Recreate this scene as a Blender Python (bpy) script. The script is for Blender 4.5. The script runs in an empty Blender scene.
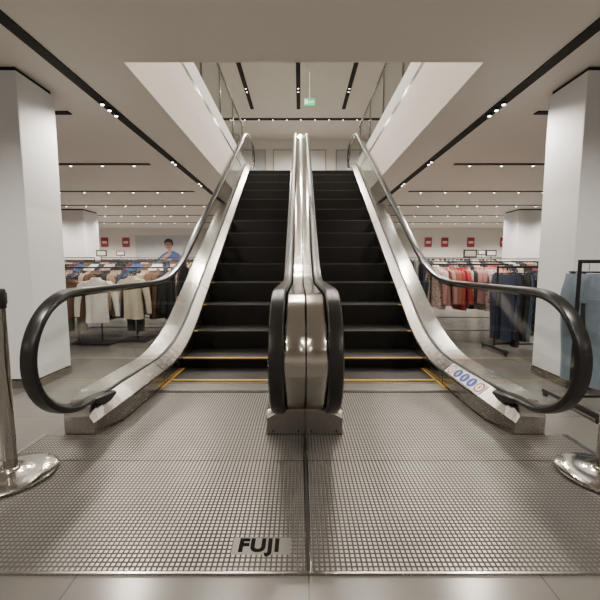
import bpy, bmesh, math, random
from mathutils import Vector, Matrix
random.seed(7)
S = bpy.context.scene
COL = S.collection
LK = 2.0   # lamp gain

# ---------------------------------------------------------------- materials
def base_mat(name, col, rough=0.5, metal=0.0, var=0.06, vscale=6.0, bump=0.0, bscale=40.0, emis=0.0):
    m = bpy.data.materials.new(name); m.use_nodes = True
    nt = m.node_tree; b = nt.nodes['Principled BSDF']
    tc = nt.nodes.new('ShaderNodeTexCoord')
    n = nt.nodes.new('ShaderNodeTexNoise'); n.inputs['Scale'].default_value = vscale; n.inputs['Detail'].default_value = 3
    nt.links.new(tc.outputs['Object'], n.inputs['Vector'])
    mx = nt.nodes.new('ShaderNodeMix'); mx.data_type = 'RGBA'
    mx.inputs['A'].default_value = (*[c*(1-var) for c in col], 1)
    mx.inputs['B'].default_value = (*[min(1, c*(1+var)) for c in col], 1)
    nt.links.new(n.outputs['Fac'], mx.inputs['Factor'])
    nt.links.new(mx.outputs['Result'], b.inputs['Base Color'])
    b.inputs['Roughness'].default_value = rough; b.inputs['Metallic'].default_value = metal
    if bump > 0:
        n2 = nt.nodes.new('ShaderNodeTexNoise'); n2.inputs['Scale'].default_value = bscale
        nt.links.new(tc.outputs['Object'], n2.inputs['Vector'])
        bp = nt.nodes.new('ShaderNodeBump'); bp.inputs['Strength'].default_value = bump; bp.inputs['Distance'].default_value = 0.01
        nt.links.new(n2.outputs['Fac'], bp.inputs['Height']); nt.links.new(bp.outputs['Normal'], b.inputs['Normal'])
    if emis > 0:
        b.inputs['Emission Color'].default_value = (*col, 1); b.inputs['Emission Strength'].default_value = emis
    return m

def print_mat(name, ca, cb, scale=22, thr=0.28):
    """patterned fabric: blotchy motif on a ground colour"""
    m = bpy.data.materials.new(name); m.use_nodes = True
    nt = m.node_tree; b = nt.nodes['Principled BSDF']; b.inputs['Roughness'].default_value = 0.85
    tc = nt.nodes.new('ShaderNodeTexCoord'); v = nt.nodes.new('ShaderNodeTexVoronoi'); v.inputs['Scale'].default_value = scale
    nt.links.new(tc.outputs['Object'], v.inputs['Vector'])
    lt = nt.nodes.new('ShaderNodeMath'); lt.operation = 'LESS_THAN'; lt.inputs[1].default_value = thr
    nt.links.new(v.outputs['Distance'], lt.inputs[0])
    mx = nt.nodes.new('ShaderNodeMix'); mx.data_type = 'RGBA'; mx.inputs['A'].default_value = (*ca,1); mx.inputs['B'].default_value = (*cb,1)
    nt.links.new(lt.outputs[0], mx.inputs['Factor']); nt.links.new(mx.outputs['Result'], b.inputs['Base Color'])
    return m

def steel_mat(name, col=(0.42,0.405,0.38), rough=0.24, stretch=(60,2,60)):
    m = base_mat(name, col, rough, 1.0, 0.05, 3)
    nt = m.node_tree; b = nt.nodes['Principled BSDF']
    tc = nt.nodes.new('ShaderNodeTexCoord'); mp = nt.nodes.new('ShaderNodeMapping'); mp.inputs['Scale'].default_value = stretch
    n = nt.nodes.new('ShaderNodeTexNoise'); n.inputs['Scale'].default_value = 4
    mr = nt.nodes.new('ShaderNodeMapRange'); mr.inputs['To Min'].default_value = rough-0.06; mr.inputs['To Max'].default_value = rough+0.08
    nt.links.new(tc.outputs['Object'], mp.inputs['Vector']); nt.links.new(mp.outputs['Vector'], n.inputs['Vector'])
    nt.links.new(n.outputs['Fac'], mr.inputs['Value']); nt.links.new(mr.outputs['Result'], b.inputs['Roughness'])
    return m

def glass_mat():
    m = bpy.data.materials.new('balustrade_glass'); m.use_nodes = True
    nt = m.node_tree; nt.nodes.clear()
    o = nt.nodes.new('ShaderNodeOutputMaterial'); t = nt.nodes.new('ShaderNodeBsdfTransparent'); g = nt.nodes.new('ShaderNodeBsdfGlossy')
    t.inputs['Color'].default_value = (0.95,0.965,0.96,1); g.inputs['Roughness'].default_value = 0.01
    f = nt.nodes.new('ShaderNodeLayerWeight'); f.inputs['Blend'].default_value = 0.5
    p = nt.nodes.new('ShaderNodeMath'); p.operation = 'POWER'; p.inputs[1].default_value = 4.5
    a = nt.nodes.new('ShaderNodeMath'); a.operation = 'MULTIPLY_ADD'; a.inputs[1].default_value = 0.75; a.inputs[2].default_value = 0.05
    mx = nt.nodes.new('ShaderNodeMixShader')
    nt.links.new(f.outputs['Facing'], p.inputs[0]); nt.links.new(p.outputs[0], a.inputs[0])
    nt.links.new(a.outputs[0], mx.inputs[0]); nt.links.new(t.outputs[0], mx.inputs[1]); nt.links.new(g.outputs[0], mx.inputs[2])
    nt.links.new(mx.outputs[0], o.inputs['Surface'])
    return m

def grid_plate_mat():
    m = bpy.data.materials.new('studded_plate'); m.use_nodes = True
    nt = m.node_tree; b = nt.nodes['Principled BSDF']
    tc = nt.nodes.new('ShaderNodeTexCoord'); sp = nt.nodes.new('ShaderNodeSeparateXYZ')
    nt.links.new(tc.outputs['Object'], sp.inputs[0])
    def M(op, a, bb=None, c=None):
        n = nt.nodes.new('ShaderNodeMath'); n.operation = op
        for i, v in enumerate((a, bb, c)):
            if v is None: continue
            if isinstance(v, (int, float)): n.inputs[i].default_value = v
            else: nt.links.new(v, n.inputs[i])
        return n.outputs[0]
    def line(o, per, wid):
        f = M('FRACT', M('DIVIDE', o, per))
        d = M('ABSOLUTE', M('SUBTRACT', f, 0.5))
        mr = nt.nodes.new('ShaderNodeMapRange'); mr.interpolation_type = 'SMOOTHSTEP'
        nt.links.new(d, mr.inputs['Value']); mr.inputs['From Min'].default_value = 0.5-wid-0.07; mr.inputs['From Max'].default_value = 0.5-wid+0.07
        return mr.outputs['Result']
    gr = M('MAXIMUM', line(sp.outputs[0], 0.019, 0.19), line(sp.outputs[1], 0.019, 0.19))
    mx = nt.nodes.new('ShaderNodeMix'); mx.data_type = 'RGBA'
    mx.inputs['A'].default_value = (0.27,0.258,0.24,1); mx.inputs['B'].default_value = (0.04,0.038,0.035,1)
    nt.links.new(gr, mx.inputs['Factor']); nt.links.new(mx.outputs['Result'], b.inputs['Base Color'])
    me = M('SUBTRACT', 0.9, M('MULTIPLY', gr, 0.8)); nt.links.new(me, b.inputs['Metallic'])
    n = nt.nodes.new('ShaderNodeTexNoise'); n.inputs['Scale'].default_value = 2.5; nt.links.new(tc.outputs['Object'], n.inputs['Vector'])
    ro = M('ADD', M('MULTIPLY', gr, 0.4), M('MULTIPLY_ADD', n.outputs['Fac'], 0.15, 0.24)); nt.links.new(ro, b.inputs['Roughness'])
    bp = nt.nodes.new('ShaderNodeBump'); bp.invert = True; bp.inputs['Strength'].default_value = 0.4; bp.inputs['Distance'].default_value = 0.002
    nt.links.new(gr, bp.inputs['Height']); nt.links.new(bp.outputs['Normal'], b.inputs['Normal'])
    return m

def stripe_mat(name, col, per, rough, metal=0.3, dark=0.3):
    m = bpy.data.materials.new(name); m.use_nodes = True
    nt = m.node_tree; b = nt.nodes['Principled BSDF']
    tc = nt.nodes.new('ShaderNodeTexCoord'); w = nt.nodes.new('ShaderNodeTexWave'); w.bands_direction = 'X'
    w.inputs['Scale'].default_value = 0.314/per
    nt.links.new(tc.outputs['Object'], w.inputs['Vector'])
    mx = nt.nodes.new('ShaderNodeMix'); mx.data_type = 'RGBA'
    mx.inputs['A'].default_value = (*[c*dark for c in col], 1); mx.inputs['B'].default_value = (*col, 1)
    nt.links.new(w.outputs['Fac'], mx.inputs['Factor']); nt.links.new(mx.outputs['Result'], b.inputs['Base Color'])
    b.inputs['Roughness'].default_value = rough; b.inputs['Metallic'].default_value = metal
    bp = nt.nodes.new('ShaderNodeBump'); bp.inputs['Strength'].default_value = 0.4; bp.inputs['Distance'].default_value = 0.004
    nt.links.new(w.outputs['Fac'], bp.inputs['Height']); nt.links.new(bp.outputs['Normal'], b.inputs['Normal'])
    return m

def tile_mat():
    m = bpy.data.materials.new('floor_tile'); m.use_nodes = True
    nt = m.node_tree; b = nt.nodes['Principled BSDF']
    tc = nt.nodes.new('ShaderNodeTexCoord'); br = nt.nodes.new('ShaderNodeTexBrick')
    br.offset = 0.0; br.inputs['Scale'].default_value = 1.0
    br.inputs['Brick Width'].default_value = 0.8; br.inputs['Row Height'].default_value = 0.8
    br.inputs['Mortar Size'].default_value = 0.003; br.inputs['Mortar Smooth'].default_value = 0.1
    br.inputs['Color1'].default_value = (0.135,0.13,0.121,1); br.inputs['Color2'].default_value = (0.127,0.122,0.113,1)
    br.inputs['Mortar'].default_value = (0.075,0.072,0.067,1)
    nt.links.new(tc.outputs['Object'], br.inputs['Vector'])
    n = nt.nodes.new('ShaderNodeTexNoise'); n.inputs['Scale'].default_value = 9; n.inputs['Detail'].default_value = 6
    nt.links.new(tc.outputs['Object'], n.inputs['Vector'])
    mx = nt.nodes.new('ShaderNodeMix'); mx.data_type = 'RGBA'; mx.blend_type = 'OVERLAY'; mx.inputs['Factor'].default_value = 0.12
    nt.links.new(br.outputs['Color'], mx.inputs['A']); nt.links.new(n.outputs['Color'], mx.inputs['B'])
    nt.links.new(mx.outputs['Result'], b.inputs['Base Color'])
    b.inputs['Roughness'].default_value = 0.22
    return m

M_wall = base_mat('white_paint', (0.82,0.80,0.77), 0.7, var=0.015, vscale=2)
M_ceil = base_mat('ceiling_paint', (0.81,0.77,0.71), 0.8, var=0.015, vscale=1.5)
M_colm = base_mat('column_paint', (0.76,0.78,0.81), 0.6, var=0.015)
M_steel = steel_mat('brushed_steel')
M_steel2 = steel_mat('polished_steel', (0.52,0.50,0.46), 0.15)
M_rub = base_mat('black_rubber', (0.012,0.012,0.012), 0.28, var=0.1)
M_blk = base_mat('black_metal', (0.015,0.015,0.016), 0.45, 0.3)
M_dark = base_mat('dark_gap', (0.01,0.01,0.01), 0.8)
M_yel = base_mat('yellow_paint', (0.55,0.33,0.05), 0.5)
M_glass = glass_mat()
M_plate = grid_plate_mat()
M_step = stripe_mat('step_cleats', (0.017,0.016,0.015), 0.016, 0.45)
M_comb = stripe_mat('comb_ridges', (0.3,0.285,0.26), 0.012, 0.35, 0.9, 0.25)
M_tile = tile_mat()
M_bulb = base_mat('lamp_lens', (1.0,0.93,0.82), 0.5, emis=14)
M_nose = base_mat('step_nosing', (0.06,0.056,0.05), 0.35, 0.6)

# ---------------------------------------------------------------- helpers
def new_obj(name, bm, mats, parent=None, smooth=False):
    bmesh.ops.recalc_face_normals(bm, faces=bm.faces)
    me = bpy.data.meshes.new(name); bm.to_mesh(me); bm.free()
    for m in mats: me.materials.append(m)
    if smooth:
        for p in me.polygons: p.use_smooth = True
        try: me.set_sharp_from_angle(angle=math.radians(40))
        except Exception: pass
    o = bpy.data.objects.new(name, me); COL.objects.link(o)
    if parent: o.parent = parent
    return o
def empty(name, loc=(0,0,0)):
    e = bpy.data.objects.new(name, None); e.empty_display_size = 0.2; COL.objects.link(e); return e
def box(bm, x0, x1, y0, y1, z0, z1, mi=0):
    if x0 > x1: x0, x1 = x1, x0
    v = [bm.verts.new((x, y, z)) for x in (x0, x1) for y in (y0, y1) for z in (z0, z1)]
    for q in ((0,1,3,2),(4,6,7,5),(0,4,5,1),(2,3,7,6),(0,2,6,4),(1,5,7,3)):
        f = bm.faces.new([v[i] for i in q]); f.material_index = mi
def loft(bm, secs, mi=0, closed=True, caps=True):
    rows = [[bm.verts.new(p) for p in s] for s in secs]
    n = len(rows[0])
    for a, b in zip(rows[:-1], rows[1:]):
        for i in range(n if closed else n-1):
            j = (i+1) % n
            f = bm.faces.new((a[i], a[j], b[j], b[i])); f.material_index = mi
    if caps and closed:
        for r in (rows[0], rows[-1]):
            f = bm.faces.new(r); f.material_index = mi
def cyl(bm, p0, p1, r0, r1=None, n=16, mi=0):
    r1 = r0 if r1 is None else r1
    p0, p1 = Vector(p0), Vector(p1); d = (p1-p0).normalized()
    a = d.orthogonal().normalized(); b = d.cross(a)
    secs = []
    for p, r in ((p0, r0), (p1, r1)):
        secs.append([tuple(p + a*(r*math.cos(2*math.pi*i/n)) + b*(r*math.sin(2*math.pi*i/n))) for i in range(n)])
    loft(bm, secs, mi)
def lathe(bm, prof, cx, cy, n=48, mi=0):
    secs = [[(cx+r*math.cos(2*math.pi*i/n), cy+r*math.sin(2*math.pi*i/n), z) for i in range(n)] for r, z in prof]
    loft(bm, secs, mi)

# ---------------------------------------------------------------- layout numbers
Mslope = 0.65; YK = 3.64; TOP = 3.5; YK2 = YK + TOP/Mslope; W = 0.5
CEIL = 2.68; UCEIL = 6.3
def G(y):
    if y < YK-W: return 0.0
    if y < YK+W: return Mslope*(y-YK+W)**2/(4*W)
    if y < YK2-W: return Mslope*(y-YK)
    if y < YK2+W: return TOP - Mslope*(YK2+W-y)**2/(4*W)
    return TOP
CY, CZ, R, RA = 2.05, 0.575, 0.345, 0.385
CY2 = 9.95

# ---------------------------------------------------------------- escalator
def handrail_path():
    pts = [(2.34, CZ-R-0.05), (2.24, CZ-R-0.022), (2.15, CZ-R-0.006)]
    for i in range(29):
        a = math.radians(-90 - 180*i/28)
        pts.append((CY+RA*math.cos(a), CZ+R*math.sin(a)))
    y = CY+0.1
    while y < CY2-0.05:
        pts.append((y, G(y)+CZ+R)); y += 0.1
    for i in range(29):
        a = math.radians(90 - 180*i/28)
        pts.append((CY2+RA*math.cos(a), TOP+CZ+R*math.sin(a)))
    pts += [(CY2-0.1, TOP+CZ-R-0.006), (CY2-0.2, TOP+CZ-R-0.03)]
    return pts
def sweep(bm, path, sec, cx, mi=0):
    secs = []
    for i, (y, z) in enumerate(path):
        a = path[max(0, i-1)]; b = path[min(len(path)-1, i+1)]
        t = Vector((b[0]-a[0], b[1]-a[1])).normalized(); n = (-t[1], t[0])
        secs.append([(cx+sx, y+n[0]*sn, z+n[1]*sn) for sx, sn in sec])
    loft(bm, secs, mi)
def panel_secs(d, bot):
    ys = []
    n = 16; ra = RA-d; r = R-d
    for i in range(n+1): ys.append(CY - ra*math.cos(math.pi/2*i/n))
    y = CY+0.1
    while y < CY2-0.03: ys.append(y); y += 0.1
    for i in range(n+1): ys.append(CY2 + ra*math.sin(math.pi/2*i/n))
    out = []
    for y in ys:
        if y <= CY: h = r*math.sqrt(max(0, 1-((y-CY)/ra)**2)); t, b = CZ+h, CZ-h
        elif y >= CY2: h = r*math.sqrt(max(0, 1-((y-CY2)/ra)**2)); t, b = TOP+CZ+h, TOP+CZ-h
        else:
            k = min(1, (y-CY)/0.3)
            t, b = G(y)+CZ+r, G(y)+(CZ-r)*(1-k)+bot*k
        out.append((y, t, b))
    return out

def escalator(s):
    E = empty('escalator')
    hw, ht = 0.038, 0.018
    sec = [(-hw,-ht*0.6),(-hw,ht*0.3),(-hw*0.8,ht*0.85),(-hw*0.35,ht),(hw*0.35,ht),(hw*0.8,ht*0.85),(hw,ht*0.3),(hw,-ht*0.6),(hw*0.8,-ht),(-hw*0.8,-ht)]
    path = handrail_path()
    for nm, x in (('handrail_inner', 0.148), ('handrail_outer', 1.352)):
        bm = bmesh.new(); sweep(bm, path, sec, s*x); new_obj(nm, bm, [M_rub], E, True)
    bm = bmesh.new()
    sec2 = [(-0.014,-0.034),(-0.014,-0.012),(0.014,-0.012),(0.014,-0.034)]
    for x in (0.148, 1.352): sweep(bm, path[3:-2], sec2, s*x)
    new_obj('handrail_track', bm, [M_steel2], E, False)
    bm = bmesh.new(); ps = panel_secs(0.028, 0.17)
    x0, x1 = s*1.347, s*1.357
    loft(bm, [[(x0,y,b),(x0,y,t),(x1,y,t),(x1,y,b)] for y,t,b in ps])
    new_obj('glass_balustrade', bm, [M_glass], E)
    bm = bmesh.new(); yg = 2.3; secs = []
    while yg < 10.15:
        secs.append([(s*1.338,yg,G(yg)+0.20),(s*1.340,yg,G(yg)+0.226),(s*1.364,yg,G(yg)+0.226),(s*1.366,yg,G(yg)+0.20)]); yg += 0.1
    loft(bm, secs); new_obj('glass_gasket', bm, [M_blk], E)
    bm = bmesh.new(); ps = panel_secs(0.012, 0.17)
    bv = 0.012
    loft(bm, [[(s*0.003,y,b),(s*0.003,y,t-0.006),(s*0.006,y,t),(s*(0.106-bv),y,t),(s*0.106,y,max(t-bv,(t+b)/2)),(s*0.106,y,min(b+bv,(t+b)/2)),(s*(0.106-bv),y,b)] for y,t,b in ps])
    new_obj('steel_balustrade', bm, [M_steel2], E, True)
    bm = bmesh.new()
    ps = panel_secs(0.028, 0.17); x0, x1 = s*0.143, s*0.153
    loft(bm, [[(x0,y,b),(x0,y,t),(x1,y,t),(x1,y,b)] for y,t,b in ps])
    new_obj('steel_balustrade_skin', bm, [M_steel], E)
    def low(y):
        if y > 9.3: return TOP+0.006
        return max(0.0, G(y)-0.85)
    ys = [2.12,2.125,2.14,2.18,2.25,2.35,2.5]; y = 2.6
    while y < 10.2: ys.append(round(y,3)); y += 0.1
    ys += [10.3,10.35]
    def so(y, xo):
        k = min(1, max(0, (y-2.115)/0.3)); k = math.sin(k*math.pi/2)**0.7
        k2 = min(1, max(0, (10.35-y)/0.2)); k2 = k2**0.5
        f = k*k2; g = G(y); xi = 1.245+0.09*(1-f)
        xo2 = xo-0.05*(1-f)
        zb = low(y); zt = 0.55+0.45*f
        z1 = max(g+0.14*zt, zb+0.02); z2 = max(g+0.215*zt, zb+0.03); z3 = max(g+0.205*zt, zb+0.025)
        return [(s*xi,y,zb),(s*xi,y,z1),(s*(1.335+0.02*(1-f)),y,z2),(s*1.37,y,z2),(s*xo2,y,z3),(s*xo2,y,zb)]
    bm = bmesh.new()
    loft(bm, [so(y,1.56) for y in ys if y <= 6.81]); loft(bm, [so(y,1.42) for y in ys if y >= 6.79])
    new_obj('outer_deck', bm, [M_steel], E, False)
    bm = bmesh.new()
    for yy in (3.05, 4.6, 6.2, 7.8):
        g0, g1 = G(yy), G(yy+0.006)
        loft(bm, [[(s*1.2445,yq,gq-0.05),(s*1.2435,yq,gq+0.141),(s*1.334,yq,gq+0.2165),(s*1.334,yq,gq+0.2)] for yq,gq in ((yy,g0),(yy+0.006,g1))])
    for x, dx in ((1.245,-0.006),(0.245,0.006)):
        yg = 2.5; secs = []
        while yg < 10.1:
            g = G(yg)+0.127; secs.append([(s*x,yg,g),(s*x,yg,g+0.008),(s*(x+dx),yg,g+0.008),(s*(x+dx),yg,g)]); yg += 0.1
        loft(bm, secs)
    new_obj('deck_joints', bm, [M_dark], E)
    def si(y):
        k = min(1, max(0, (y-2.12)/0.06)); k2 = min(1, max(0, (10.35-y)/0.2)); f = (k*k2)**0.5
        g = G(y); zb = low(y); zt = 0.8+0.2*f; xi = 0.245-0.01*(1-f)
        return [(s*0.002,y,zb),(s*0.002,y,max(g+0.2*zt,zb+0.03)),(s*0.15,y,max(g+0.2*zt,zb+0.03)),(s*xi,y,max(g+0.14*zt,zb+0.02)),(s*xi,y,zb)]
    bm = bmesh.new(); loft(bm, [si(y) for y in ys])
    new_obj('inner_deck', bm, [M_steel], E, False)
    bm = bmesh.new()
    for xx in (0.04, 0.2): cyl(bm, (s*xx,2.121,0.03),(s*xx,2.115,0.03),0.007,0.006,10)
    new_obj('base_screws', bm, [M_dark], E)
    bm = bmesh.new()
    for x in (0.148, 1.352):
        loft(bm, [[(s*x-a,y,c-b),(s*x-a,y,c+b*0.6),(s*x-a*0.7,y,c+b),(s*x+a*0.7,y,c+b),(s*x+a,y,c+b*0.6),(s*x+a,y,c-b)] for y,a,b,c in ((2.13,0.040,0.02,0.222),(2.16,0.044,0.024,0.217),(2.24,0.047,0.03,0.2),(2.36,0.047,0.026,0.185))])
    new_obj('handrail_inlets', bm, [M_rub], E)
    bm = bmesh.new(); yy = 4.96; secs = []
    while yy < 9.3:
        b = G(yy)-0.85; secs.append([(s*0.002,yy,b),(s*0.002,yy,b+0.05),(s*1.40,yy,b+0.05),(s*1.40,yy,b)]); yy += 0.2
    loft(bm, secs); new_obj('truss_cladding', bm, [M_wall], E)
    bm = bmesh.new(); y0 = 3.15; i = 0; xa, xb = s*0.25, s*1.24
    prev = -0.03
    while y0 + 0.4*i < 9.45:
        y = y0+0.4*i; z = G(y+0.2) if y+0.2 < YK2+W else TOP
        z = min(z, TOP-0.002)
        rz = prev
        prof = [(y+0.03, rz-0.03), (y+0.012, rz+(z-rz)*0.5), (y, z-0.012), (y+0.004, z), (y+0.43, z), (y+0.43, rz-0.03)]
        loft(bm, [[(xa,p[0],p[1]) for p in prof],[(xb,p[0],p[1]) for p in prof]], 0)
        box(bm, xa, xb, y-0.001, y+0.016, z-0.006, z+0.002, 1)
        if i <= 1:
            box(bm, xa, xb, y-0.002, y+0.024, z-0.008, z+0.004, 2)
        if i <= 4:
            for xx in (0.25, 1.20): box(bm, s*xx, s*(xx+0.04), y-0.003, y+0.03, z-0.008, z+0.005, 2)
        if i <= 0:
            for xx in (0.25, 1.22): box(bm, s*xx, s*(xx+0.02), y, y+0.4, z-0.01, z+0.005, 2)
        prev = z; i += 1
    new_obj('steps', bm, [M_step, M_nose, M_yel], E)
    bm = bmesh.new()
    box(bm, xa, xb, 2.865, 3.10, 0.001, 0.016, 0)
    loft(bm, [[(xa,3.10,0.0),(xa,3.10,0.016),(xa,3.148,0.004),(xa,3.148,0.0)],[(xb,3.10,0.0),(xb,3.10,0.016),(xb,3.148,0.004),(xb,3.148,0.0)]], 0)
    for yy in (2.88, 3.07): box(bm, xa, xb, yy, yy+0.01, 0.01, 0.018, 1)
    for xx in (0.25, 1.215):
        box(bm, s*xx, s*(xx+0.025), 2.95, 3.14, 0.01, 0.019, 2)
    new_obj('comb_plate', bm, [M_comb, M_steel, M_yel], E)
    bm = bmesh.new(); box(bm, xa, xb, 9.36, 10.4, TOP+0.001, TOP+0.008)
    new_obj('upper_landing_plate', bm, [M_plate], E)
    return E
E1 = escalator(-1); E2 = escalator(1)

# pictogram strip on the right deck
P = empty('safety_pictogram_strip')
c0 = Vector((1.247,0,0.142)); c1 = Vector((1.333,0,0.2135)); d = (c1-c0).normalized(); nrm = Vector((-d.z,0,d.x))
def on_deck(u, y, off): return tuple(c0 + d*u + nrm*off + Vector((0,y,0)))
Wd = (c1-c0).length
bm = bmesh.new()
f = bm.faces.new([bm.verts.new(on_deck(u,y,0.0015)) for u,y in ((0.006,2.44),(Wd-0.010,2.44),(Wd-0.010,3.03),(0.006,3.03))])
new_obj('strip_backing', bm, [base_mat('sticker_white',(0.7,0.7,0.7),0.4)], P)
bm = bmesh.new()
for k in range(5):
    yc = 2.50+0.115*k
    ry = 0.052; ru = 0.044
    red = k in (0,4)
    for r, off, mi in ((1.0,0.002,0 if red else 1),(0.72,0.0024,2 if red else 1)):
        f = bm.faces.new([bm.verts.new(on_deck(Wd/2-0.002+r*ru*math.cos(a*math.pi/12), yc+r*ry*math.sin(a*math.pi/12), off)) for a in range(24)]); f.material_index = mi
    for cx_, cy_, w_, h_ in ((0.0,0,0.007,0.016),(0.016,0,0.006,0.010),(-0.014,0.008,0.009,0.005),(-0.014,-0.008,0.009,0.005)):
        f = bm.faces.new([bm.verts.new(on_deck(Wd/2+cx_+a*w_, yc+cy_+b*h_/2, 0.0028)) for a,b in ((-1,-1),(1,-1),(1,1),(-1,1))]); f.material_index = 3 if red else 2
new_obj('pictograms', bm, [base_mat('sign_red',(0.5,0.02,0.02),0.4), base_mat('sign_blue',(0.01,0.05,0.32),0.4), base_mat('sign_white',(0.8,0.8,0.8),0.4), M_blk], P)

# ---------------------------------------------------------------- landing plate
LP = empty('landing_plate')
for s in (-1, 1):
    bm = bmesh.new()
    box(bm, s*0.012, s*1.62, 1.12, 1.818, 0.0, 0.008); box(bm, s*0.012, s*1.62, 1.824, 2.115, 0.0, 0.008)
    box(bm, s*0.25, s*1.24, 2.115, 2.86, 0.0, 0.008)
    new_obj('plate_cover', bm, [M_plate], LP)
bm = bmesh.new()
box(bm, -1.65, 1.65, 1.112, 1.12, 0.0, 0.009)
for s in (-1,1): box(bm, s*1.62, s*1.65, 1.12, 2.115, 0.0, 0.010)
for s in (-1,1): box(bm, s*0.006, s*0.012, 1.12, 2.115, 0.0, 0.0085)
new_obj('plate_frame', bm, [M_steel], LP)
bm = bmesh.new(); box(bm, -0.006, 0.006, 1.12, 2.115, 0.0, 0.006)
box(bm, -1.62, 1.62, 1.818, 1.824, 0.0, 0.004)
new_obj('plate_seam', bm, [M_dark], LP)
bm = bmesh.new(); box(bm, -0.285, -0.065, 1.192, 1.272, 0.0, 0.0088)
new_obj('name_plate', bm, [base_mat('name_plate_metal',(0.17,0.16,0.148),0.5,0.5)], LP)
cu = bpy.data.curves.new('lettering','FONT'); cu.body = 'FUJI'; cu.size = 0.084; cu.extrude = 0.0004; cu.offset = 0.004; cu.align_x = 'CENTER'; cu.align_y = 'CENTER'; cu.space_character = 1.12
to = bpy.data.objects.new('lettering', cu); to.location = (-0.185, 1.232, 0.0094); COL.objects.link(to); to.parent = LP
M_ink = base_mat('black_ink',(0.006,0.006,0.006),0.9); M_ink.node_tree.nodes['Principled BSDF'].inputs['Specular IOR Level'].default_value = 0.1
cu.materials.append(M_ink)

# ---------------------------------------------------------------- room shell
XW = 11.0; YB = 15.0; YF = -6.0
bm = bmesh.new(); box(bm, -XW, XW, YF, YB, -0.2, 0.0); new_obj('floor', bm, [M_tile])
VX = 1.43; VY0 = 2.95; VY1 = 9.35
bm = bmesh.new()
box(bm, -XW, XW, YF, VY0, CEIL, 3.44)
box(bm, -XW, -VX, VY0, VY1, CEIL, 3.44); box(bm, VX, XW, VY0, VY1, CEIL, 3.44)
box(bm, -XW, XW, VY1, YB, CEIL, 3.44)
new_obj('ceiling', bm, [M_ceil])
bm = bmesh.new()
box(bm, -XW, XW, YF, VY0, 3.44, TOP); box(bm, -XW, -VX, VY0, VY1, 3.44, TOP); box(bm, VX, XW, VY0, VY1, 3.44, TOP); box(bm, -XW, XW, VY1, YB, 3.44, TOP)
new_obj('upper_floor', bm, [M_tile])
bm = bmesh.new()
for s in (-1,1): box(bm, s*VX, s*(VX+0.10), VY0, VY1, TOP, 3.74)
box(bm, -VX-0.1, VX+0.1, VY0-0.1, VY0, TOP, 3.74)
new_obj('trim_void_upstand', bm, [M_wall])
bm = bmesh.new(); box(bm, -XW, XW, YF, YB, UCEIL, UCEIL+0.2); new_obj('upper_ceiling', bm, [M_ceil])
for nm, b in (('wall_left',(-XW-0.2,-XW,YF,YB,0,UCEIL)),('wall_right',(XW,XW+0.2,YF,YB,0,UCEIL)),('wall_back',(-XW-0.2,XW+0.2,YB,YB+0.2,0,UCEIL)),('wall_front',(-XW-0.2,XW+0.2,YF-0.2,YF,0,UCEIL))):
    bm = bmesh.new(); box(bm, *b); new_obj(nm, bm, [M_wall])
bm = bmesh.new(); box(bm, -XW, XW, YB-0.02, YB, 0, 0.1); new_obj('baseboard_back', bm, [M_steel])

def column(x0, x1, y0, y1):
    E = empty('column')
    bm = bmesh.new(); box(bm, x0, x1, y0, y1, 0.08, CEIL-0.035)
    o = new_obj('shaft', bm, [M_colm], E)
    md = o.modifiers.new('bev','BEVEL'); md.width = 0.006; md.segments = 2
    bm = bmesh.new(); box(bm, x0+0.02, x1-0.02, y0+0.02, y1-0.02, CEIL-0.035, CEIL); box(bm, x0+0.01, x1-0.01, y0+0.01, y1-0.01, 0, 0.08)
    new_obj('shadow_gap', bm, [M_dark], E)
    bm = bmesh.new(); box(bm, x0-0.005, x1+0.005, y0-0.005, y1+0.005, 0.0, 0.07); new_obj('plinth', bm, [M_steel], E)
column(-2.85,-2.33,2.99,3.44); column(2.30,2.82,2.99,3.44)
column(-6.9,-6.1,10,10.7); column(6.1,6.9,10,10.7)

# ---------------------------------------------------------------- light tracks
def track(name, x0, x1, y0, y1, z, bulbs, power, w=0.035):
    E = empty(name)
    bm = bmesh.new()
    if abs(x1-x0) < 1e-6: box(bm, x0-w, x0+w, y0, y1, z-0.012, z+0.001)
    else: box(bm, x0, x1, y0-w, y0+w, z-0.012, z+0.001)
    new_obj('channel', bm, [M_dark], E)
    if bulbs:
        bm = bmesh.new()
        for (bx, by) in bulbs:
            cyl(bm, (bx,by,z-0.012), (bx,by,z-0.035), 0.02, 0.022, 12, 0)
            cyl(bm, (bx,by,z-0.035), (bx,by,z-0.038), 0.017, 0.017, 12, 1)
        new_obj('spot_heads', bm, [M_blk, M_bulb], E)
    return E
def lamp(x, y, z, power, ang=155, col=(1.0,0.9,0.78), r=0.05, E=None):
    l = bpy.data.lights.new('spot_lamp','SPOT'); l.energy = power*LK; l.spot_size = math.radians(ang); l.spot_blend = 0.6; l.color = col; l.shadow_soft_size = r
    o = bpy.data.objects.new('spot_lamp', l); o.location = (x,y,z); COL.objects.link(o)
    if E: o.parent = E
TX = 1.97
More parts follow.
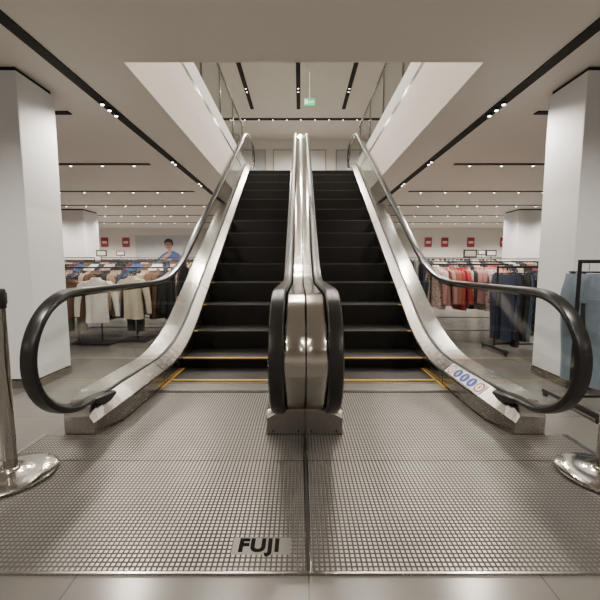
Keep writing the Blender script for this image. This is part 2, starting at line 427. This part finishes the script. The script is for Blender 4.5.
for s in (-1,1):
    ysb = [-3.5,-3.35,-1.0,-0.85,1.2,1.35,3.6,3.73,3.86,5.5,5.62,6.9,7.05]
    E = track('ceiling_light_track', s*TX, s*TX, -5.0, 9.5, CEIL, [(s*TX,y) for y in ysb], 0, 0.048)
    for y in (-3.4,-0.9,1.3,3.7,5.5,7.0): lamp(s*TX, y, CEIL-0.07, 72, E=E)
    for y, xs, xe in ((3.85,2.45,2.95),(5.7,2.4,3.9),(7.7,2.3,6.5),(9.4,2.3,8.5),(11.2,2.3,9.5),(13.0,2.3,9.5)):
        n = max(1, int((xe-xs)/0.5)); bl = [(s*(xs+(k+0.5)*(xe-xs)/n), y) for k in range(n)]
        if xe < 3: bl = []
        E = track('ceiling_light_track', s*xs if s>0 else -xe, s*xe if s>0 else -xs, y, y, CEIL, bl, 0)
        if xe > 3:
            m = max(1,int((xe-xs)/2))
            for k in range(m): lamp(s*(xs+(k+0.5)*(xe-xs)/m), y, CEIL-0.07, 105 if y < 12 else 160, E=E)
    for y in (1.0, -2.5):
        E = track('ceiling_light_track', s*4 if s>0 else -9, s*9 if s>0 else -4, y, y, CEIL, [(s*5,y),(s*8,y)], 0)
        for x in (5,8): lamp(s*x, y, CEIL-0.07, 90, E=E)
for x in (-1.62, -0.08, 1.42):
    E = track('upper_light_track', x, x, 3.0, 12.2, UCEIL, [(x, y) for y in (4,4.2,6.4,6.6,8.6,8.8,10.8,11)], 0, 0.06)
    for y in (4.1,6.5,8.7,10.9): lamp(x, y, UCEIL-0.07, 100, E=E)
E = track('upper_light_track', -5, 5, 13.0, 13.0, UCEIL, [(k*0.5, 13.0) for k in range(-9,10)], 0, 0.09)
for x in (-3.5,0,3.5): lamp(x, 13.0, UCEIL-0.07, 200, E=E)
for s in (-1,1):
    E = track('upper_light_track', s*3.5 if s>0 else -6, s*6 if s>0 else -3.5, 7, 7, UCEIL, [(s*4,7),(s*5,7)], 0, 0.045)
    lamp(s*4.5, 7, UCEIL-0.07, 200, E=E)

for s in (-1,1):
    E = empty('glass_guardrail')
    bm = bmesh.new(); y = VY0
    while y < 9.2:
        box(bm, s*(VX+0.045), s*(VX+0.057), y+0.02, min(y+1.2,9.3), 3.74, 4.6); y += 1.23
    new_obj('glass_panels', bm, [M_glass], E)
    bm = bmesh.new(); box(bm, s*(VX+0.03), s*(VX+0.072), VY0, 9.3, 4.6, 4.63)
    y = VY0
    while y < 9.2: box(bm, s*(VX+0.035), s*(VX+0.067), y, y+0.02, 3.74, 4.6); y += 1.23
    new_obj('guard_frame', bm, [M_steel2], E)

E = empty('exit_sign')
bm = bmesh.new(); box(bm, 0.08, 0.38, 9.98, 10.02, 5.44, 5.62); new_obj('sign_box', bm, [base_mat('exit_green',(0.02,0.42,0.18),0.4,emis=0.8)], E)
bm = bmesh.new(); cyl(bm,(0.23,10,5.62),(0.23,10,UCEIL),0.008); box(bm,0.11,0.18,9.974,9.979,5.48,5.58); box(bm,0.22,0.34,9.974,9.979,5.51,5.55)
new_obj('sign_arrow', bm, [base_mat('exit_white',(0.8,0.8,0.8),0.4,emis=0.8)], E)

# ---------------------------------------------------------------- stanchions
for sx in (-1.49, 1.50):
    E = empty('queue_stanchion')
    bm = bmesh.new(); cx, cy = sx, 1.68; b0 = 0.0105
    lathe(bm, [(0.195,b0),(0.2,b0+0.004),(0.2,b0+0.012),(0.185,b0+0.02),(0.12,b0+0.028),(0.05,b0+0.034),(0.036,b0+0.045),(0.034,b0+0.05)], cx, cy)
    lathe(bm, [(0.030,0.055),(0.030,0.86)], cx, cy, 32)
    o = new_obj('post_and_base', bm, [M_steel2], E, True)
    bm = bmesh.new(); lathe(bm, [(0.0335,0.86),(0.0345,0.87),(0.0345,0.945),(0.030,0.955),(0.01,0.958)], cx, cy, 32)
    box(bm, cx-0.012 , cx+0.012, cy-0.045, cy+0.045, 0.88, 0.935)
    new_obj('belt_head', bm, [M_rub], E, True)

# ---------------------------------------------------------------- clothing
PAL = {}
def fab(key, col):
    if key not in PAL: PAL[key] = base_mat('fabric_'+key, col, 0.85, var=0.18, vscale=25, bump=0.3, bscale=120)
    return PAL[key]
COLS = dict(white=(0.66,0.63,0.58), cream=(0.50,0.44,0.34), navy=(0.02,0.028,0.06), black=(0.013,0.013,0.015), denim=(0.05,0.075,0.125), lightdenim=(0.16,0.21,0.26),
            pink=(0.42,0.20,0.19), red=(0.34,0.035,0.035), brown=(0.11,0.06,0.035), rust=(0.26,0.10,0.055), olive=(0.09,0.09,0.05), grey=(0.18,0.18,0.185), teal=(0.03,0.09,0.11), beige=(0.34,0.27,0.19), blue=(0.04,0.08,0.2), maroon=(0.09,0.018,0.025))
for k, c in COLS.items(): fab(k, c)
PAL['floral'] = print_mat('fabric_floral', (0.45,0.36,0.32), (0.30,0.04,0.05), 26, 0.35)
PAL['darkprint'] = print_mat('fabric_darkprint', (0.02,0.02,0.03), (0.42,0.36,0.30), 34, 0.25)
PAL['camel_check'] = print_mat('fabric_camel_check', (0.28,0.20,0.13), (0.07,0.04,0.03), 30, 0.3)
KEYS = list(PAL.keys()); MATS = [PAL[k] for k in KEYS]
def ringpts(cx, cy, z, u, v, hw, th, n, ph, amp):
    out = []
    for i in range(n):
        a = 2*math.pi*i/n
        k = 1 + amp*math.sin(5*a+ph)+amp*0.6*math.sin(9*a+ph*2)
        c_, s_ = math.cos(a), math.sin(a)
        px, py = hw*math.copysign(abs(c_)**0.7, c_), th*math.copysign(abs(s_)**0.7, s_)*k
        out.append((cx+u[0]*px+v[0]*py, cy+u[1]*px+v[1]*py, z))
    return out
def garment(bm, x, y, ztop, ang, key, kind='shirt', length=0.7, w=0.44, n=16):
    mi = KEYS.index(key); a = math.radians(ang); u = (math.cos(a), math.sin(a)); v = (-math.sin(a), math.cos(a)); ph = random.random()*6
    cyl(bm, (x,y,ztop-0.01),(x,y,ztop+0.05),0.002,0.002,5,KEYS.index('black'))
    if kind in ('shirt','dress','jacket'):
        th = 0.03 if kind != 'jacket' else 0.045
        prof = [(0.0,0.13*w,0.02),(0.02,0.17*w,0.03),(0.05,0.28*w,th),(0.09,0.36*w,th*1.1),(0.2,0.345*w,th*1.2),(0.4,0.335*w,th*1.2),(0.6,0.34*w,th*1.3),(0.8,0.345*w,th*1.4),(1.0,0.36*w,th*1.4)]
        if kind == 'dress': prof = [(t, hw*(1+0.35*max(0,t-0.4)), h*(1+0.5*t)) for t,hw,h in prof]
        secs = [ringpts(x,y,ztop-t*length-0.02*abs(math.sin(ph))*t,u,v,hw,h,n,ph,0.12+0.25*t) for t,hw,h in prof]
        loft(bm, secs, mi)
        loft(bm, [ringpts(x,y,ztop+dz,u,v,0.15*w*k,0.03*k,12,0,0) for dz,k in ((-0.03,1.25),(0.0,1.1),(0.015,0.9))], mi)
        for sd in (-1,1):
            sp = [(0.06,0.33,0.048),(0.13,0.43,0.056),(0.35,0.53,0.048),(0.6,0.59,0.042),(0.90,0.62,0.034)]
            if kind == 'dress': sp = sp[:3]
            secs = []
            for t,o,r in sp:
                cx, cy = x+u[0]*sd*o*w, y+u[1]*sd*o*w
                secs.append(ringpts(cx,cy,ztop-t*max(length,0.6)*0.95,u,v,r*0.85,r*0.8,8,ph+sd,0.15))
            loft(bm, secs, mi)
    else:
        secs = [ringpts(x,y,ztop-0.03-t*length,u,v,hw*w,h,n,ph,0.08) for t,hw,h in ((0,0.40,0.02),(0.04,0.40,0.03),(0.16,0.45,0.04),(0.26,0.47,0.045))]
        loft(bm, secs, mi)
        for sd in (-1,1):
            secs = [ringpts(x+u[0]*sd*o*w,y+u[1]*sd*o*w,ztop-0.03-t*length,u,v,hw*w,h,10,ph,0.1) for t,o,hw,h in ((0.22,0.22,0.23,0.045),(0.5,0.22,0.19,0.04),(0.75,0.21,0.16,0.035),(1.0,0.2,0.155,0.035))]
            loft(bm, secs, mi)
        cyl(bm, (x-0.15*u[0],y-0.15*u[1],ztop-0.018),(x+0.15*u[0],y+0.15*u[1],ztop-0.018),0.006,0.006,6,KEYS.index('black'))
        for q in (-0.12,0.12): box(bm, x+q*u[0]-0.012, x+q*u[0]+0.012, y+q*u[1]-0.012, y+q*u[1]+0.012, ztop-0.055, ztop-0.012, KEYS.index('black'))

def rack(x0, x1, y, h, items, z0=0.0, dx=0.06, sign=False, frame=None, angj=14, drop=0.06):
    E = empty('clothes_rack')
    bm = bmesh.new(); r = 0.013
    cyl(bm,(x0,y,z0+h),(x1,y,z0+h),r); 
    for x in (x0,x1):
        cyl(bm,(x,y,z0+0.05),(x,y,z0+h+0.012),r)
        box(bm,x-0.018,x+0.018,y-0.28,y+0.28,z0+0.03,z0+0.055)
        for yy in (y-0.26,y+0.26): cyl(bm,(x,yy,z0+0.0),(x,yy,z0+0.03),0.02,0.02,10)
    cyl(bm,(x0,y,z0+0.09),(x1,y,z0+0.09),0.009)
    if sign:
        xs = x0+(x1-x0)*0.5
        cyl(bm,(xs,y,z0+h),(xs,y,z0+h+0.12),0.006); box(bm,xs-0.1,xs+0.1,y-0.006,y+0.006,z0+h+0.10,z0+h+0.22)
        box(bm,xs-0.08,xs+0.08,y-0.009,y-0.006,z0+h+0.12,z0+h+0.20,1)
    new_obj('frame', bm, [M_blk, M_wall], E, True)
    bm = bmesh.new(); x = x0+0.07; i = 0; left = 0; it = items[0]
    while x < x1-0.06:
        if left == 0:
            it = items[i % len(items)]; i += 1; left = random.choice((1,2,2,3))
        key, kind, L = it; left -= 1
        garment(bm, x, y, z0+h-drop, 90+random.uniform(-angj,angj), key, kind, min(L, h-0.2)*random.uniform(0.9,1.05))
        x += dx*random.uniform(0.8,1.3)
    new_obj('hanging_clothes', bm, MATS, E, True)
    return E
def outfit(x, y, h, key, kind, L, w=0.46, ang=0, key2=None):
    E = empty('garment_display_stand')
    bm = bmesh.new(); cyl(bm,(x,y+0.09,0.0),(x,y+0.09,h+0.04),0.012); cyl(bm,(x,y+0.09,h+0.03),(x,y-0.02,h+0.03),0.01); box(bm,x-0.2,x+0.2,y-0.1,y+0.26,0.0,0.02)
    new_obj('stand', bm, [M_blk], E)
    bm = bmesh.new(); garment(bm, x, y, h-0.03, ang, key, kind, L, w, 28)
    if key2: garment(bm, x, y+0.05, h-0.06, ang, key2, 'trousers', L+0.14, w*0.9, 20)
    new_obj('hanging_garment', bm, MATS, E, True)
    return E

sh, dr, jk, tr = 'shirt','dress','jacket','trousers'
outfit(-2.80, 4.75, 0.93, 'white', sh, 0.58, 0.42, 8); outfit(-2.40, 4.95, 0.95, 'cream', jk, 0.58, 0.40, -10, 'black')
outfit(-3.16, 4.8, 0.90, 'brown', sh, 0.5, 0.42, 20, 'olive')
rack(-3.95,-2.05,5.55,1.05,[('brown',jk,0.7),('black',sh,0.7),('camel_check',jk,0.7),('navy',sh,0.7),('darkprint',sh,0.7),('beige',sh,0.6)])
rack(-5.4,-2.2,6.7,1.16,[('navy',jk,0.75),('floral',sh,0.7),('black',sh,0.7),('maroon',sh,0.7),('blue',sh,0.6),('brown',dr,0.8),('white',sh,0.6)],sign=True)
rack(-6.2,-2.3,8.3,1.22,[('black',jk,0.75),('brown',sh,0.7),('navy',sh,0.8),('beige',sh,0.7),('denim',sh,0.6)],sign=True, dx=0.09)
rack(-9.0,-5.4,9.2,1.3,[('brown',jk,0.8),('rust',sh,0.7),('black',sh,0.8),('maroon',sh,0.7)], dx=0.1)
rack(-9.5,-2.4,12.2,1.38,[('brown',jk,0.8),('black',sh,0.8),('navy',sh,0.7),('grey',sh,0.7),('maroon',sh,0.7)], dx=0.12)
rack(1.95,3.1,5.3,1.10,[('floral',dr,0.6),('pink',sh,0.6),('rust',sh,0.55),('red',sh,0.6),('floral',sh,0.6),('black',sh,0.6),('pink',dr,0.55)],sign=True, dx=0.055)
rack(2.42,3.95,4.35,1.06,[('navy',tr,0.85),('black',tr,0.85),('denim',tr,0.85),('darkprint',jk,0.75),('grey',tr,0.8)],sign=False)
rack(2.3,4.9,6.7,1.16,[('navy',jk,0.75),('cream',sh,0.7),('black',sh,0.7),('red',sh,0.7),('grey',sh,0.7),('darkprint',sh,0.7)],sign=True)
rack(3.0,6.0,8.8,1.26,[('black',jk,0.75),('white',sh,0.7),('navy',sh,0.8),('beige',sh,0.7)],sign=True, dx=0.09)
rack(2.4,9.5,12.2,1.38,[('brown',jk,0.8),('black',sh,0.8),('grey',sh,0.7),('navy',sh,0.7),('cream',sh,0.7)], dx=0.12)
rack(2.00,2.95,2.55,1.10,[('lightdenim',tr,0.84),('denim',tr,0.84),('grey',tr,0.84),('denim',tr,0.84)],dx=0.1, angj=35)
rack(-3.6,-2.0,6.5,1.3,[('navy',sh,0.7),('white',sh,0.7),('beige',sh,0.7)],z0=TOP, dx=0.1)
rack(2.0,3.6,6.5,1.3,[('grey',sh,0.7),('beige',sh,0.7),('black',sh,0.7)],z0=TOP, dx=0.1)

def poster(name, x0, x1, z0, z1, mats):
    E = empty(name); bm = bmesh.new(); box(bm, x0, x1, YB-0.03, YB-0.001, z0, z1); new_obj('panel', bm, mats, E)
    return E
M_redp = base_mat('poster_red',(0.4,0.04,0.06),0.5); M_wp = base_mat('poster_white',(0.8,0.78,0.76),0.5); M_bp = base_mat('poster_grey',(0.56,0.58,0.61),0.5)
for x in (-9.0,-8.3,-7.4,5.4,6.1,7.2,8.6):
    E = poster('sale_sign', x-0.15, x+0.15, 1.9, 2.3, [M_redp])
    bm = bmesh.new(); box(bm, x-0.1,x+0.1,YB-0.033,YB-0.031,2.05,2.15); new_obj('print', bm, [M_wp], E)
E = poster('wall_poster', -7.0,-4.6,1.0,2.4,[M_bp])
def flat(bm, pts, mi, off):
    f = bm.faces.new([bm.verts.new((p[0], YB-0.03-off, p[1])) for p in pts]); f.material_index = mi
bm = bmesh.new()
px = 0.15
flat(bm, [(-6.5+px,1.0),(-6.3+px,1.35),(-6.0+px,1.62),(-5.8+px,1.72),(-5.55+px,1.74),(-5.3+px,1.62),(-5.05+px,1.3),(-4.92+px,1.0)], 0, 0.002)
flat(bm, [(-5.78+px,1.7),(-5.62+px,1.7),(-5.64+px,1.9),(-5.8+px,1.9)], 1, 0.003)
flat(bm, [(-5.74+px+0.15*math.cos(a*math.pi/10), 1.98+0.19*math.sin(a*math.pi/10)) for a in range(20)], 1, 0.004)
flat(bm, [(-5.91+px,1.98),(-5.93+px,2.12),(-5.85+px,2.23),(-5.72+px,2.26),(-5.58+px,2.2),(-5.54+px,2.05),(-5.57+px,1.93),(-5.62+px,2.08),(-5.74+px,2.12),(-5.86+px,2.1)], 2, 0.006)
flat(bm, [(-6.45+px,1.25),(-6.1+px,1.42),(-5.7+px,1.72),(-5.62+px,1.64),(-6.0+px,1.3),(-6.4+px,1.1)], 1, 0.006)
for ex in (-5.8,-5.69): flat(bm, [(ex+px+0.02*math.cos(a*math.pi/4), 2.0+0.012*math.sin(a*math.pi/4)) for a in range(8)], 2, 0.007)
flat(bm, [(-5.79+px,1.885),(-5.69+px,1.885),(-5.70+px,1.87),(-5.78+px,1.87)], 3, 0.007)
new_obj('portrait_print', bm, [base_mat('print_blue',(0.06,0.10,0.28),0.5), base_mat('print_skin',(0.45,0.27,0.2),0.5), base_mat('print_hair',(0.05,0.03,0.02),0.5), base_mat('print_lips',(0.35,0.1,0.1),0.5)], E)
for x in (-3.4,-1.9,-0.7,0.6,1.9,3.4):
    E = poster('display_panel', x-0.42, x+0.42, 4.6, 5.85, [M_wp if abs(x) != 1.9 else M_bp])
    bm = bmesh.new()
    for a,b in ((x-0.445,x-0.42),(x+0.42,x+0.445)): box(bm, a, b, YB-0.05, YB-0.001, 4.58, 5.875)
    for a,b in ((4.575,4.6),(5.85,5.875)): box(bm, x-0.445, x+0.445, YB-0.05, YB-0.001, a, b)
    new_obj('panel_frame', bm, [M_steel], E)

# ---------------------------------------------------------------- world + camera
w = bpy.data.worlds.new('World'); S.world = w; w.use_nodes = True
w.node_tree.nodes['Background'].inputs[0].default_value = (0.9,0.88,0.85,1); w.node_tree.nodes['Background'].inputs[1].default_value = 0.5
cam = bpy.data.cameras.new('camera'); cam.lens = 21; cam.sensor_width = 36
co = bpy.data.objects.new('camera', cam); co.location = (-0.03, 0, 1.06); co.rotation_euler = (math.radians(90-5.39), 0, 0)
COL.objects.link(co); S.camera = co
